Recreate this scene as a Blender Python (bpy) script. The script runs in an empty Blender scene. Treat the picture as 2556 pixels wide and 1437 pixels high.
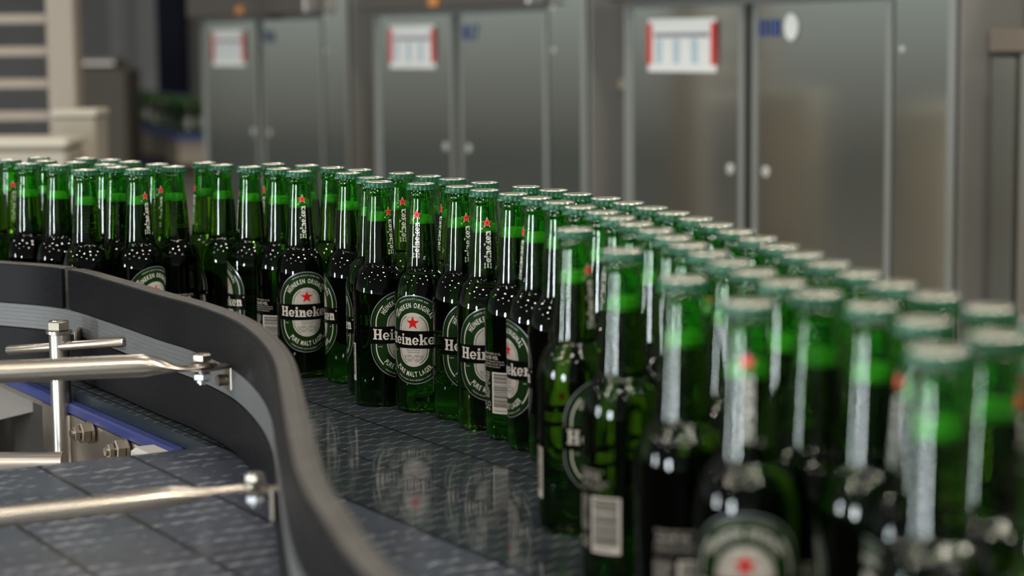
import bpy, bmesh, math, random
from mathutils import Vector, Matrix

scene = bpy.context.scene
col = scene.collection
PI = math.pi
random.seed(11)

# ---------------------------------------------------------------- camera
pitch, roll = 0.11723, -0.009285
cp, sp = math.cos(pitch), math.sin(pitch)
fw = Vector((0, cp, -sp)); up0 = Vector((0, sp, cp)); rt0 = Vector((1, 0, 0))
cr, sr = math.cos(roll), math.sin(roll)
rt = rt0 * cr + up0 * sr
up = -rt0 * sr + up0 * cr
cam_data = bpy.data.cameras.new('camera')
cam = bpy.data.objects.new('camera', cam_data); col.objects.link(cam)
cam.matrix_world = Matrix(((rt.x, up.x, -fw.x, 0), (rt.y, up.y, -fw.y, 0), (rt.z, up.z, -fw.z, 1.3789), (0, 0, 0, 1)))
cam_data.sensor_width = 36
cam_data.lens = 5209.0 * 36 / 2556
cam_data.clip_start = 0.05
cam_data.clip_end = 200
cam_data.dof.use_dof = True
cam_data.dof.focus_distance = 2.19
cam_data.dof.aperture_fstop = 4.7
scene.camera = cam

# ---------------------------------------------------------------- world, lights, exposure
scene.view_settings.view_transform = 'Standard'
scene.view_settings.look = 'None'
scene.view_settings.exposure = 0.0
scene.view_settings.gamma = 1.0
scene.view_settings.use_curve_mapping = False
scene.cycles.max_bounces = 18
scene.cycles.transmission_bounces = 18
scene.cycles.glossy_bounces = 6
scene.cycles.transparent_max_bounces = 12
scene.cycles.diffuse_bounces = 3
scene.cycles.caustics_reflective = False
scene.cycles.caustics_refractive = True
scene.cycles.sample_clamp_indirect = 6.0
scene.cycles.blur_glossy = 0.3

world = bpy.data.worlds.new('hall_air'); scene.world = world
world.use_nodes = True
wn = world.node_tree.nodes; wl = world.node_tree.links
wn.clear()
w_out = wn.new('ShaderNodeOutputWorld'); w_bg = wn.new('ShaderNodeBackground')
w_tc = wn.new('ShaderNodeTexCoord'); w_sep = wn.new('ShaderNodeSeparateXYZ'); w_ramp = wn.new('ShaderNodeValToRGB')
w_map = wn.new('ShaderNodeMapRange')
w_map.inputs['From Min'].default_value = -0.5; w_map.inputs['From Max'].default_value = 0.5
wl.new(w_tc.outputs['Generated'], w_sep.inputs[0]); wl.new(w_sep.outputs['Z'], w_map.inputs['Value'])
wl.new(w_map.outputs[0], w_ramp.inputs[0]); wl.new(w_ramp.outputs[0], w_bg.inputs['Color']); wl.new(w_bg.outputs[0], w_out.inputs[0])
e = w_ramp.color_ramp.elements
e[0].position = 0.0; e[0].color = (0.05, 0.04, 0.032, 1)
e[1].position = 1.0; e[1].color = (0.14, 0.15, 0.14, 1)
k = e.new(0.455); k.color = (0.13, 0.12, 0.105, 1)
k = e.new(0.49); k.color = (0.23, 0.235, 0.215, 1)
k = e.new(0.53); k.color = (0.42, 0.47, 0.43, 1)
k = e.new(0.62); k.color = (0.20, 0.215, 0.20, 1)
w_bg.inputs['Strength'].default_value = 0.85


def area(name, loc, target, sx, sy, power, colour, spread=PI):
    l = bpy.data.lights.new(name, 'AREA'); l.shape = 'RECTANGLE'; l.size = sx; l.size_y = sy
    l.energy = power; l.color = colour
    try: l.spread = spread
    except Exception: pass
    o = bpy.data.objects.new(name, l); col.objects.link(o)
    o.location = loc
    d = (Vector(target) - Vector(loc)).normalized()
    o.rotation_euler = d.to_track_quat('-Z', 'Y').to_euler()
    return o


# tall glazed openings in the wall behind the camera, to the left
area('tall_window_light', (-4.1, -3.6, 1.03), (-0.1, 2.1, 1.03), 0.68, 1.95, 330, (0.86, 0.95, 1.0))
area('narrow_window_light', (-6.6, -0.1, 1.03), (-0.1, 2.1, 1.03), 0.5, 1.95, 215, (0.86, 0.95, 1.0))
# rows of high-bay lamps under the roof
LAMPS = [(-11.5, -9.0, .9), (-7.5, -3.2, .8), (-9.6, 4.6, .8), (-4.6, -7.6, .8), (-3.4, 0.2, .6), (-4.4, 6.0, .7), (-1.2, -3.4, .7), (-0.6, 3.6, .55), (0.9, -9.5, .9), (1.4, -0.6, .6),
         (2.2, 5.4, .6), (3.4, -4.6, .8), (4.8, 1.6, .7), (5.2, 8.4, .8), (7.6, -2.4, .8), (9.0, -8.5, .9), (10.5, 3.4, .9), (-13.5, -1.5, 1.0), (-2.0, 10.5, .8)]
for li, (lx, ly, ls) in enumerate(LAMPS):
    dim = 1.9 if li in (1, 4, 6, 9, 11, 12, 15) else 0.5
    area('high_bay_light', (lx, ly, 6.4), (lx, ly, 0), ls, ls, 215 * dim * ls * ls * (1.0 if abs(lx) + abs(ly) < 9 else 1.5), (1.0, 0.9, 0.8))


# ---------------------------------------------------------------- materials
def mat(name, base=(0.5, 0.5, 0.5), rough=0.5, metal=0.0, noise=0.0, nscale=30.0, bump=0.0, stretch=None, coat=0.0, spec=0.5):
    m = bpy.data.materials.new(name); m.use_nodes = True
    n = m.node_tree.nodes; l = m.node_tree.links
    b = n['Principled BSDF']
    b.inputs['Base Color'].default_value = (*base, 1); b.inputs['Roughness'].default_value = rough
    b.inputs['Metallic'].default_value = metal
    b.inputs['Specular IOR Level'].default_value = spec
    if coat: b.inputs['Coat Weight'].default_value = coat; b.inputs['Coat Roughness'].default_value = 0.08
    if noise or bump:
        tc = n.new('ShaderNodeTexCoord'); mp = n.new('ShaderNodeMapping'); nz = n.new('ShaderNodeTexNoise')
        nz.inputs['Scale'].default_value = nscale; nz.inputs['Detail'].default_value = 6
        if stretch: mp.inputs['Scale'].default_value = stretch
        l.new(tc.outputs['Object'], mp.inputs[0]); l.new(mp.outputs[0], nz.inputs['Vector'])
        if noise:
            mx = n.new('ShaderNodeMixRGB'); mx.blend_type = 'MULTIPLY'; mx.inputs['Fac'].default_value = 1
            rp = n.new('ShaderNodeValToRGB')
            rp.color_ramp.elements[0].position = 0.3; rp.color_ramp.elements[1].position = 0.7
            a = 1 - noise
            rp.color_ramp.elements[0].color = (a, a, a, 1); rp.color_ramp.elements[1].color = (1, 1, 1, 1)
            mx.inputs['Color1'].default_value = (*base, 1)
            l.new(nz.outputs['Fac'], rp.inputs[0]); l.new(rp.outputs[0], mx.inputs['Color2'])
            l.new(mx.outputs[0], b.inputs['Base Color'])
            rr = n.new('ShaderNodeMapRange'); rr.inputs['To Min'].default_value = max(0.02, rough - 0.08); rr.inputs['To Max'].default_value = min(1, rough + 0.1)
            l.new(nz.outputs['Fac'], rr.inputs['Value']); l.new(rr.outputs[0], b.inputs['Roughness'])
        if bump:
            bp = n.new('ShaderNodeBump'); bp.inputs['Strength'].default_value = bump; bp.inputs['Distance'].default_value = 0.001
            l.new(nz.outputs['Fac'], bp.inputs['Height']); l.new(bp.outputs[0], b.inputs['Normal'])
    return m


def glass_mat(name, colour, rough=0.0, ior=1.47, wav=0.0):
    m = bpy.data.materials.new(name); m.use_nodes = True
    n = m.node_tree.nodes; l = m.node_tree.links; n.clear()
    o = n.new('ShaderNodeOutputMaterial'); g = n.new('ShaderNodeBsdfRefraction'); gl = n.new('ShaderNodeBsdfGlossy'); fr = n.new('ShaderNodeFresnel'); mx = n.new('ShaderNodeMixShader')
    gl.inputs['Roughness'].default_value = rough; fr.inputs['IOR'].default_value = ior
    g.inputs['Color'].default_value = (*colour, 1); g.inputs['Roughness'].default_value = rough; g.inputs['IOR'].default_value = ior
    if wav:
        tc = n.new('ShaderNodeTexCoord'); mp = n.new('ShaderNodeMapping'); mp.inputs['Scale'].default_value = (1, 1, 0.35)
        nz = n.new('ShaderNodeTexNoise'); nz.inputs['Scale'].default_value = 60; nz.inputs['Detail'].default_value = 1.5
        bp = n.new('ShaderNodeBump'); bp.inputs['Strength'].default_value = wav; bp.inputs['Distance'].default_value = 0.002
        l.new(tc.outputs['Object'], mp.inputs[0]); l.new(mp.outputs[0], nz.inputs['Vector'])
        l.new(nz.outputs['Fac'], bp.inputs['Height']); l.new(bp.outputs[0], g.inputs['Normal']); l.new(bp.outputs[0], gl.inputs['Normal']); l.new(bp.outputs[0], fr.inputs['Normal'])
    l.new(fr.outputs[0], mx.inputs[0]); l.new(g.outputs[0], mx.inputs[1]); l.new(gl.outputs[0], mx.inputs[2]); l.new(mx.outputs[0], o.inputs[0])
    return m


def tint_mat(name, colour):
    m = bpy.data.materials.new(name); m.use_nodes = True
    n = m.node_tree.nodes; l = m.node_tree.links; n.clear()
    o = n.new('ShaderNodeOutputMaterial'); t = n.new('ShaderNodeBsdfTransparent'); t.inputs['Color'].default_value = (*colour, 1)
    l.new(t.outputs[0], o.inputs[0])
    return m


M = {}
M['glass'] = glass_mat('green_bottle_glass', (0.42, 0.80, 0.32), wav=0.014)
M['beer'] = tint_mat('lager', (0.72, 0.68, 0.33))
M['foam'] = mat('beer_foam', (0.58, 0.50, 0.42), 0.8, bump=0.4, nscale=900)
M['cap_green'] = mat('green_cap_enamel', (0.006, 0.066, 0.028), 0.32, spec=0.35)
M['cap_silver'] = mat('silver_cap_ring', (0.78, 0.75, 0.68), 0.26, 0.8)
M['cap_olive'] = mat('cap_print', (0.17, 0.20, 0.12), 0.3, 0.4)
M['print_dark'] = mat('label_black_green', (0.002, 0.007, 0.003), 0.35, spec=0.12)
M['print_green'] = mat('label_green', (0.007, 0.028, 0.006), 0.35, spec=0.12)
M['print_black'] = mat('label_black', (0.003, 0.003, 0.003), 0.3, spec=0.12)
M['print_silver'] = mat('label_silver', (0.50, 0.56, 0.58), 0.28, 0.8)
M['print_white'] = mat('label_white', (0.60, 0.59, 0.55), 0.5, spec=0.3)
M['print_badge'] = mat('label_badge_grey', (0.46, 0.45, 0.41), 0.5, spec=0.3)
M['print_grey'] = mat('label_medal_grey', (0.24, 0.25, 0.24), 0.4)
M['print_red'] = mat('label_red', (0.58, 0.006, 0.004), 0.5, spec=0.2)
M['steel'] = mat('brushed_stainless_steel', (0.46, 0.43, 0.385), 0.3, 1.0)
M['steel_bright'] = mat('polished_stainless_steel', (0.54, 0.49, 0.41), 0.27, 1.0)
M['steel_dull'] = mat('worn_stainless_steel', (0.42, 0.37, 0.31), 0.38, 1.0, noise=0.25, nscale=25, bump=0.1)
M['lock'] = mat('pale_lock_disc', (0.62, 0.64, 0.62), 0.35, 0.3)
M['olive'] = mat('dark_olive_machine', (0.055, 0.048, 0.034), 0.6)
M['box'] = mat('beige_box_paint', (0.31, 0.28, 0.22), 0.5)
M['zinc'] = mat('zinc_plated_steel', (0.66, 0.67, 0.68), 0.22, 1.0)
M['cab'] = mat('cabinet_stainless_steel', (0.70, 0.725, 0.69), 0.12, 1.0)
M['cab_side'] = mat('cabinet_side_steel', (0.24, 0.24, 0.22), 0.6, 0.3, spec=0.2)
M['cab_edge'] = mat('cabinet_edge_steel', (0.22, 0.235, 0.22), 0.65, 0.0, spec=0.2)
M['cab_dark'] = mat('cabinet_recess', (0.055, 0.05, 0.043), 0.5, 0.6)
M['header'] = mat('cabinet_header_steel', (0.30, 0.27, 0.25), 0.4, 0.9)
M['rail_black'] = mat('black_wear_plastic', (0.0075, 0.0075, 0.0085), 0.42, spec=0.08, noise=0.25, nscale=70, stretch=(1, 1, 6), bump=0.15)
M['rail_core'] = mat('grey_rail_core', (0.085, 0.082, 0.076), 0.65, spec=0.2, noise=0.35, nscale=60, stretch=(1, 1, 14))
M['alu'] = mat('brushed_aluminium_profile', (0.145, 0.15, 0.15), 0.6, 0.3, spec=0.2, noise=0.25, nscale=40, stretch=(1, 1, 40))
M['blue'] = mat('blue_plastic', (0.024, 0.033, 0.125), 0.45, spec=0.25)
M['navy'] = mat('navy_paint', (0.0015, 0.0018, 0.010), 0.6, spec=0.1)
M['belt_side'] = mat('belt_side_plastic', (0.007, 0.014, 0.020), 0.4, spec=0.25)
M['dark'] = mat('dark_void_paint', (0.02, 0.016, 0.012), 0.7)  # near-black colour standing in for unlit voids
M['beige'] = mat('beige_paint', (0.25, 0.21, 0.165), 0.5)
M['beige_light'] = mat('pale_beige_paint', (0.42, 0.385, 0.31), 0.5)
M['block'] = mat('grey_plastic_block', (0.36, 0.35, 0.33), 0.6)
M['paper'] = mat('notice_paper', (0.72, 0.73, 0.71), 0.4)
M['notice_red'] = mat('notice_red', (0.55, 0.035, 0.03), 0.4)
M['notice_grey'] = mat('notice_grey_print', (0.22, 0.22, 0.26), 0.5)
M['notice_blue'] = mat('notice_pale_blue_print', (0.38, 0.50, 0.55), 0.5)
M['number_blue'] = mat('number_blue', (0.035, 0.075, 0.30), 0.4)
M['ledge_brown'] = mat('brown_ledge_steel', (0.15, 0.125, 0.095), 0.5)
M['post_grey'] = mat('warm_grey_post', (0.18, 0.175, 0.15), 0.5)
M['guard'] = mat('brushed_guard_sheet', (0.27, 0.24, 0.21), 0.55, 0.3, noise=0.2, nscale=20)
M['orange'] = mat('orange_plastic', (0.55, 0.23, 0.06), 0.5)
M['floor'] = mat('concrete_floor', (0.155, 0.138, 0.12), 0.35, noise=0.3, nscale=3)
M['wall'] = mat('grey_hall_wall', (0.30, 0.30, 0.305), 0.7, noise=0.25, nscale=1.2)
M['brown'] = mat('brown_machine_steel', (0.20, 0.17, 0.14), 0.5, 0.3)
M['blue_belt'] = mat('blue_far_belt', (0.04, 0.06, 0.17), 0.5)


def belt_material(name, base, line, linew, rough, seamw=0.0012):
    """Modular plastic belt: seams between modules across the belt, wavy hinge lines every inch along it."""
    m = bpy.data.materials.new(name); m.use_nodes = True
    n = m.node_tree.nodes; l = m.node_tree.links; b = n['Principled BSDF']
    tc = n.new('ShaderNodeTexCoord'); sep = n.new('ShaderNodeSeparateXYZ'); l.new(tc.outputs['Object'], sep.inputs[0])

    def mth(op, a, bb=None, c=None):
        x = n.new('ShaderNodeMath'); x.operation = op
        for i, v in enumerate((a, bb, c)):
            if v is None: continue
            if isinstance(v, (int, float)): x.inputs[i].default_value = v
            else: l.new(v, x.inputs[i])
        return x.outputs[0]
    X, Y = sep.outputs['X'], sep.outputs['Y']
    # wave: triangular-ish sine across the belt
    s1 = mth('SINE', mth('MULTIPLY', X, 2 * PI / 0.0177))
    s2 = mth('SINE', mth('MULTIPLY', X, 4 * PI / 0.0177))
    wv = mth('ADD', mth('MULTIPLY', s1, 0.0027), mth('MULTIPLY', s2, 0.0010))
    fr = mth('FRACT', mth('DIVIDE', mth('ADD', Y, wv), 0.0254))
    d = mth('ABSOLUTE', mth('SUBTRACT', fr, 0.5))
    lin = mth('LESS_THAN', d, linew / 0.0254 / 2)
    # break-up of the hinge lines; module belt's reflected highlights painted as pale streaks
    nz = n.new('ShaderNodeTexNoise'); nz.inputs['Scale'].default_value = 55; l.new(tc.outputs['Object'], nz.inputs['Vector'])
    if name == 'slate_module_belt':
        mpn = n.new('ShaderNodeMapping'); mpn.inputs['Scale'].default_value = (0.35, 1.6, 1); l.new(tc.outputs['Object'], mpn.inputs[0]); l.new(mpn.outputs[0], nz.inputs['Vector'])
        lin = mth('MULTIPLY', lin, mth('GREATER_THAN', nz.outputs['Fac'], 0.52))
    lin2 = mth('MULTIPLY', lin, mth('MULTIPLY', nz.outputs['Fac'], 1.7))
    # straight seams every 88.5 mm
    fx = mth('FRACT', mth('ADD', mth('DIVIDE', X, 0.0885), 0.5))
    seam = mth('LESS_THAN', mth('ABSOLUTE', mth('SUBTRACT', fx, 0.5)), seamw / 0.0885)
    n2 = n.new('ShaderNodeTexNoise'); n2.inputs['Scale'].default_value = 9; l.new(tc.outputs['Object'], n2.inputs['Vector'])
    mb = n.new('ShaderNodeMixRGB'); mb.inputs['Color1'].default_value = (*[c * 0.75 for c in base], 1); mb.inputs['Color2'].default_value = (*[c * 1.25 for c in base], 1)
    l.new(n2.outputs['Fac'], mb.inputs['Fac'])
    m1 = n.new('ShaderNodeMixRGB'); l.new(lin2, m1.inputs['Fac']); l.new(mb.outputs[0], m1.inputs['Color1']); m1.inputs['Color2'].default_value = (*line, 1)
    m2 = n.new('ShaderNodeMixRGB'); l.new(seam, m2.inputs['Fac']); l.new(m1.outputs[0], m2.inputs['Color1']); m2.inputs['Color2'].default_value = (0.006, 0.006, 0.007, 1)
    l.new(m2.outputs[0], b.inputs['Base Color'])
    b.inputs['Roughness'].default_value = rough
    h = mth('SUBTRACT', mth('MULTIPLY', mth('SMOOTH_MIN', d, 0.12, 0.05), 4.0), seam)
    bp = n.new('ShaderNodeBump'); bp.inputs['Strength'].default_value = 0.04; bp.inputs['Distance'].default_value = 0.0008
    l.new(h, bp.inputs['Height']); l.new(bp.outputs[0], b.inputs['Normal'])
    return m


M['beltA'] = belt_material('wet_slate_belt', (0.029, 0.038, 0.045), (0.27, 0.26, 0.25), 0.0012, 0.08)
M['beltB'] = belt_material('slate_module_belt', (0.048, 0.058, 0.080), (0.17, 0.18, 0.20), 0.0070, 0.20, 0.0024)  # wide pale lines paint the highlights on the modules


# ---------------------------------------------------------------- helpers
def link(name, me, m=None, parent=None, smooth=False):
    o = bpy.data.objects.new(name, me); col.objects.link(o)
    if m is not None:
        for x in (m if isinstance(m, (list, tuple)) else [m]): me.materials.append(x)
    if parent is not None: o.parent = parent
    if smooth:
        for p in me.polygons: p.use_smooth = True
    return o


def tag(o, label=None, cat=None, group=None, kind=None):
    if label: o['label'] = label
    if cat: o['category'] = cat
    if group: o['group'] = group
    if kind: o['kind'] = kind
    return o


def empty(name, loc=(0, 0, 0), rz=0.0):
    o = bpy.data.objects.new(name, None); col.objects.link(o); o.location = loc; o.rotation_euler = (0, 0, rz)
    o.empty_display_size = 0.05
    return o


class MB:
    def __init__(s): s.v = []; s.f = []; s.mi = []

    def add(s, verts, faces, mi=0):
        b = len(s.v); s.v += [tuple(x) for x in verts]; s.f += [tuple(b + i for i in f) for f in faces]; s.mi += [mi] * len(faces)

    def box(s, c, d, mi=0, rz=0.0, bev=0.0):
        hx, hy, hz = d[0] / 2, d[1] / 2, d[2] / 2
        co, si = math.cos(rz), math.sin(rz)
        if bev <= 0 or bev * 2.2 > min(d):
            P = [(-hx, -hy), (hx, -hy), (hx, hy), (-hx, hy)]
            rings = [(P, -hz), (P, hz)]
        else:
            b = bev
            P = [(-hx + b, -hy), (hx - b, -hy), (hx, -hy + b), (hx, hy - b), (hx - b, hy), (-hx + b, hy), (-hx, hy - b), (-hx, -hy + b)]
            Q = [(x * (hx - b) / hx, y * (hy - b) / hy) for x, y in P]
            rings = [(Q, -hz), (P, -hz + b), (P, hz - b), (Q, hz)]
        vs = []
        for R, z in rings: vs += [(c[0] + x * co - y * si, c[1] + x * si + y * co, c[2] + z) for x, y in R]
        k = len(rings[0][0]); fs = [tuple(range(k))[::-1]]
        for r in range(len(rings) - 1):
            for i in range(k):
                j = (i + 1) % k; fs.append((r * k + i, r * k + j, (r + 1) * k + j, (r + 1) * k + i))
        fs.append(tuple((len(rings) - 1) * k + i for i in range(k)))
        s.add(vs, fs, mi)

    def tube(s, pts, r, n=20, mi=0, flat=None, cap=True):
        """swept round (or squashed) section along a 3D path; flat = list of (width scale, height scale)"""
        pts = [Vector(p) for p in pts]; vs = []
        for i, p in enumerate(pts):
            t = (pts[min(i + 1, len(pts) - 1)] - pts[max(i - 1, 0)]).normalized()
            ref = Vector((0, 0, 1)) if abs(t.z) < 0.9 else Vector((0, 1, 0))
            a = t.cross(ref).normalized(); b = a.cross(t).normalized()
            rr = r[i] if isinstance(r, (list, tuple)) else r
            fa, fb = flat[i] if flat else (1, 1)
            for k in range(n):
                th = 2 * PI * k / n; vs.append(p + a * math.cos(th) * rr * fa + b * math.sin(th) * rr * fb)
        fs = []
        for i in range(len(pts) - 1):
            for k in range(n):
                j = (k + 1) % n; fs.append((i * n + k, i * n + j, (i + 1) * n + j, (i + 1) * n + k))
        if cap: fs.append(tuple(range(n))[::-1]); fs.append(tuple((len(pts) - 1) * n + k for k in range(n)))
        s.add(vs, fs, mi)

    def prism(s, poly, z0, z1, mi=0):
        n = len(poly); vs = [(x, y, z0) for x, y in poly] + [(x, y, z1) for x, y in poly]
        fs = [tuple(range(n))[::-1], tuple(range(n, 2 * n))] + [(i, (i + 1) % n, n + (i + 1) % n, n + i) for i in range(n)]
        s.add(vs, fs, mi)

    def hexa(s, c, axis, r, h, mi=0, n=6, ch=0.12):
        """hex bolt head / nut with chamfered ends, axis = direction"""
        ax = Vector(axis).normalized(); ref = Vector((0, 0, 1)) if abs(ax.z) < 0.9 else Vector((0, 1, 0))
        a = ax.cross(ref).normalized(); b = a.cross(ax).normalized(); c = Vector(c); vs = []
        lv = [(-h / 2, 1 - ch), (-h / 2 + h * ch, 1), (h / 2 - h * ch, 1), (h / 2, 1 - ch)]
        for q, k in lv:
            for i in range(n):
                th = 2 * PI * i / n + 0.3; vs.append(c + ax * q + (a * math.cos(th) + b * math.sin(th)) * r * k)
        fs = [tuple(range(n))[::-1], tuple(3 * n + i for i in range(n))]
        for L in range(3):
            for i in range(n): fs.append((L * n + i, L * n + (i + 1) % n, (L + 1) * n + (i + 1) % n, (L + 1) * n + i))
        s.add(vs, fs, mi)

    def lathe(s, prof, n=64, mi=0, closed=False, rfun=None, mis=None):
        """prof: list of (r, z); r<=1e-6 gives a pole"""
        idx = []; vs = []
        for r, z in prof:
            if r <= 1e-6: idx.append([len(vs)]); vs.append((0, 0, z))
            else:
                idx.append(list(range(len(vs), len(vs) + n)))
                for k in range(n):
                    th = 2 * PI * k / n; rr = r if rfun is None else rfun(r, z, th); vs.append((rr * math.cos(th), rr * math.sin(th), z))
        fs = []; mm = []
        for q in range(len(prof) - 1):
            A, B = idx[q], idx[q + 1]
            for k in range(n):
                j = (k + 1) % n
                if len(A) == 1 and len(B) == 1: continue
                if len(A) == 1: fs.append((A[0], B[j], B[k]))
                elif len(B) == 1: fs.append((A[k], A[j], B[0]))
                else: fs.append((A[k], A[j], B[j], B[k]))
                mm.append(mis[q] if mis else mi)
        b = len(s.v); s.v += vs; s.f += [tuple(b + i for i in f) for f in fs]; s.mi += mm

    def mesh(s, name):
        me = bpy.data.meshes.new(name); me.from_pydata(s.v, [], s.f)
        for p, i in zip(me.polygons, s.mi): p.material_index = i
        me.update(); return me

    def build(s, name, m=None, parent=None, smooth=False, recalc=False, autosmooth=None):
        me = s.mesh(name)
        if recalc:
            bm = bmesh.new(); bm.from_mesh(me); bmesh.ops.recalc_face_normals(bm, faces=bm.faces); bm.to_mesh(me); bm.free()
        o = link(name, me, m, parent, smooth)
        if autosmooth is not None:
            for p in me.polygons: p.use_smooth = True
            me.set_sharp_from_angle(angle=math.radians(autosmooth))
        return o


# ================================================================ the beer bottle
# outer profile (radius, height), metres, from the heel to the lip
OUT = [(0.0, 0.0040), (0.014, 0.0022), (0.0200, 0.0006), (0.0235, 0.0), (0.0262, 0.0008), (0.0282, 0.0030), (0.0290, 0.0070), (0.0292, 0.013),
       (0.02922, 0.024), (0.02910, 0.0320), (0.02895, 0.042), (0.02880, 0.053), (0.0288, 0.060), (0.0288, 0.076), (0.0288, 0.106), (0.0291, 0.1135), (0.0292, 0.117),
       (0.0289, 0.1215), (0.0281, 0.1272), (0.0269, 0.1330), (0.0252, 0.1385), (0.0232, 0.1422), (0.0210, 0.1445), (0.0192, 0.1462), (0.0181, 0.1485),
       (0.0175, 0.153), (0.0169, 0.161), (0.0160, 0.175), (0.0149, 0.190), (0.0136, 0.204), (0.0126, 0.2145), (0.0122, 0.2195),
       (0.0123, 0.2208), (0.0134, 0.2222), (0.0138, 0.2238), (0.0137, 0.2256), (0.0130, 0.2268), (0.0126, 0.2280), (0.0130, 0.2300), (0.0128, 0.2330), (0.0115, 0.2342), (0.0, 0.2342)]
LEVEL = 0.1938


def rad(z):
    for (r0, z0), (r1, z1) in zip(OUT[7:], OUT[8:]):
        if z0 <= z <= z1: return r0 + (r1 - r0) * (z - z0) / max(1e-9, z1 - z0)
    return 0.0293


def smooth_profile(P, it=2):
    for _ in range(it):
        Q = [P[0]]
        for a, b in zip(P, P[1:]):
            Q.append((a[0] * .75 + b[0] * .25, a[1] * .75 + b[1] * .25)); Q.append((a[0] * .25 + b[0] * .75, a[1] * .25 + b[1] * .75))
        Q.append(P[-1]); P = Q
    return P


def bottle_glass_mesh():
    mb = MB()
    core = smooth_profile(OUT[1:-1], 1)
    mb.lathe([OUT[0]] + core + [OUT[-1]], n=72)
    # the empty head space above the beer: an inner wall with its own closed surface, turned inwards
    inner = [(0.0, LEVEL)]
    for z in (LEVEL, 0.198, 0.204, 0.210, 0.2155, 0.2205, 0.226, 0.2305): inner.append((rad(z) - 0.0030 if z < 0.219 else 0.0094, z))
    inner.append((0.0, 0.2318))
    b = MB(); b.lathe(inner, n=72)
    mb.add(b.v, [f[::-1] for f in b.f])
    me = mb.mesh('bottle_glass')
    for p in me.polygons: p.use_smooth = True
    me.set_sharp_from_angle(angle=math.radians(50))
    return me


def beer_mesh():
    mb = MB()
    pr = [(0.0, 0.0062), (0.020, 0.0050), (0.0255, 0.0062)]
    for z in (0.010, 0.03, 0.06, 0.09, 0.114, 0.122, 0.130, 0.137, 0.1425, 0.1462, 0.15, 0.16, 0.175, 0.190, LEVEL - 0.0006): pr.append((rad(z) - 0.0031, z))
    pr.append((0.0, LEVEL - 0.0006))
    mb.lathe(pr, n=48)
    me = mb.mesh('beer')
    for p in me.polygons: p.use_smooth = True
    return me


def foam_mesh():
    mb = MB(); r0 = rad(LEVEL) - 0.0034; r1 = rad(0.2025) - 0.0034
    mb.lathe([(0, LEVEL + 0.0004), (r0, LEVEL + 0.0004), (r0 * 0.5 + r1 * 0.5, 0.198), (r1, 0.2024), (r1 * 0.8, 0.2031), (r1 * 0.5, 0.2012), (0, 0.2004)], n=40)
    me = mb.mesh('foam')
    for p in me.polygons: p.use_smooth = True
    return me


def cap_mesh():
    mb = MB(); n = 84

    def flute(r, z, th):
        k = max(0.0, min(1.0, (0.2342 - z) / 0.0035))
        return r + 0.00085 * k * (math.cos(21 * th) - 0.5)
    prof = [(0.0, 0.2349), (0.0105, 0.23495), (0.0112, 0.2353), (0.0124, 0.2357), (0.0134, 0.2356), (0.01415, 0.2349), (0.01445, 0.2338), (0.0147, 0.2325),
            (0.0150, 0.2310), (0.01535, 0.2298), (0.01535, 0.2291), (0.0148, 0.2291), (0.0136, 0.2310), (0.0133, 0.2335), (0.0, 0.2344)]
    mis = [2, 2, 1, 1, 1, 0, 0, 0, 0, 0, 0, 0, 0, 0]
    mb.lathe(prof[::-1], n=n, rfun=flute, mis=mis[::-1])
    me = mb.mesh('crown_cap')
    for p in me.polygons: p.use_smooth = True
    me.set_sharp_from_angle(angle=math.radians(60))
    return me


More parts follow.
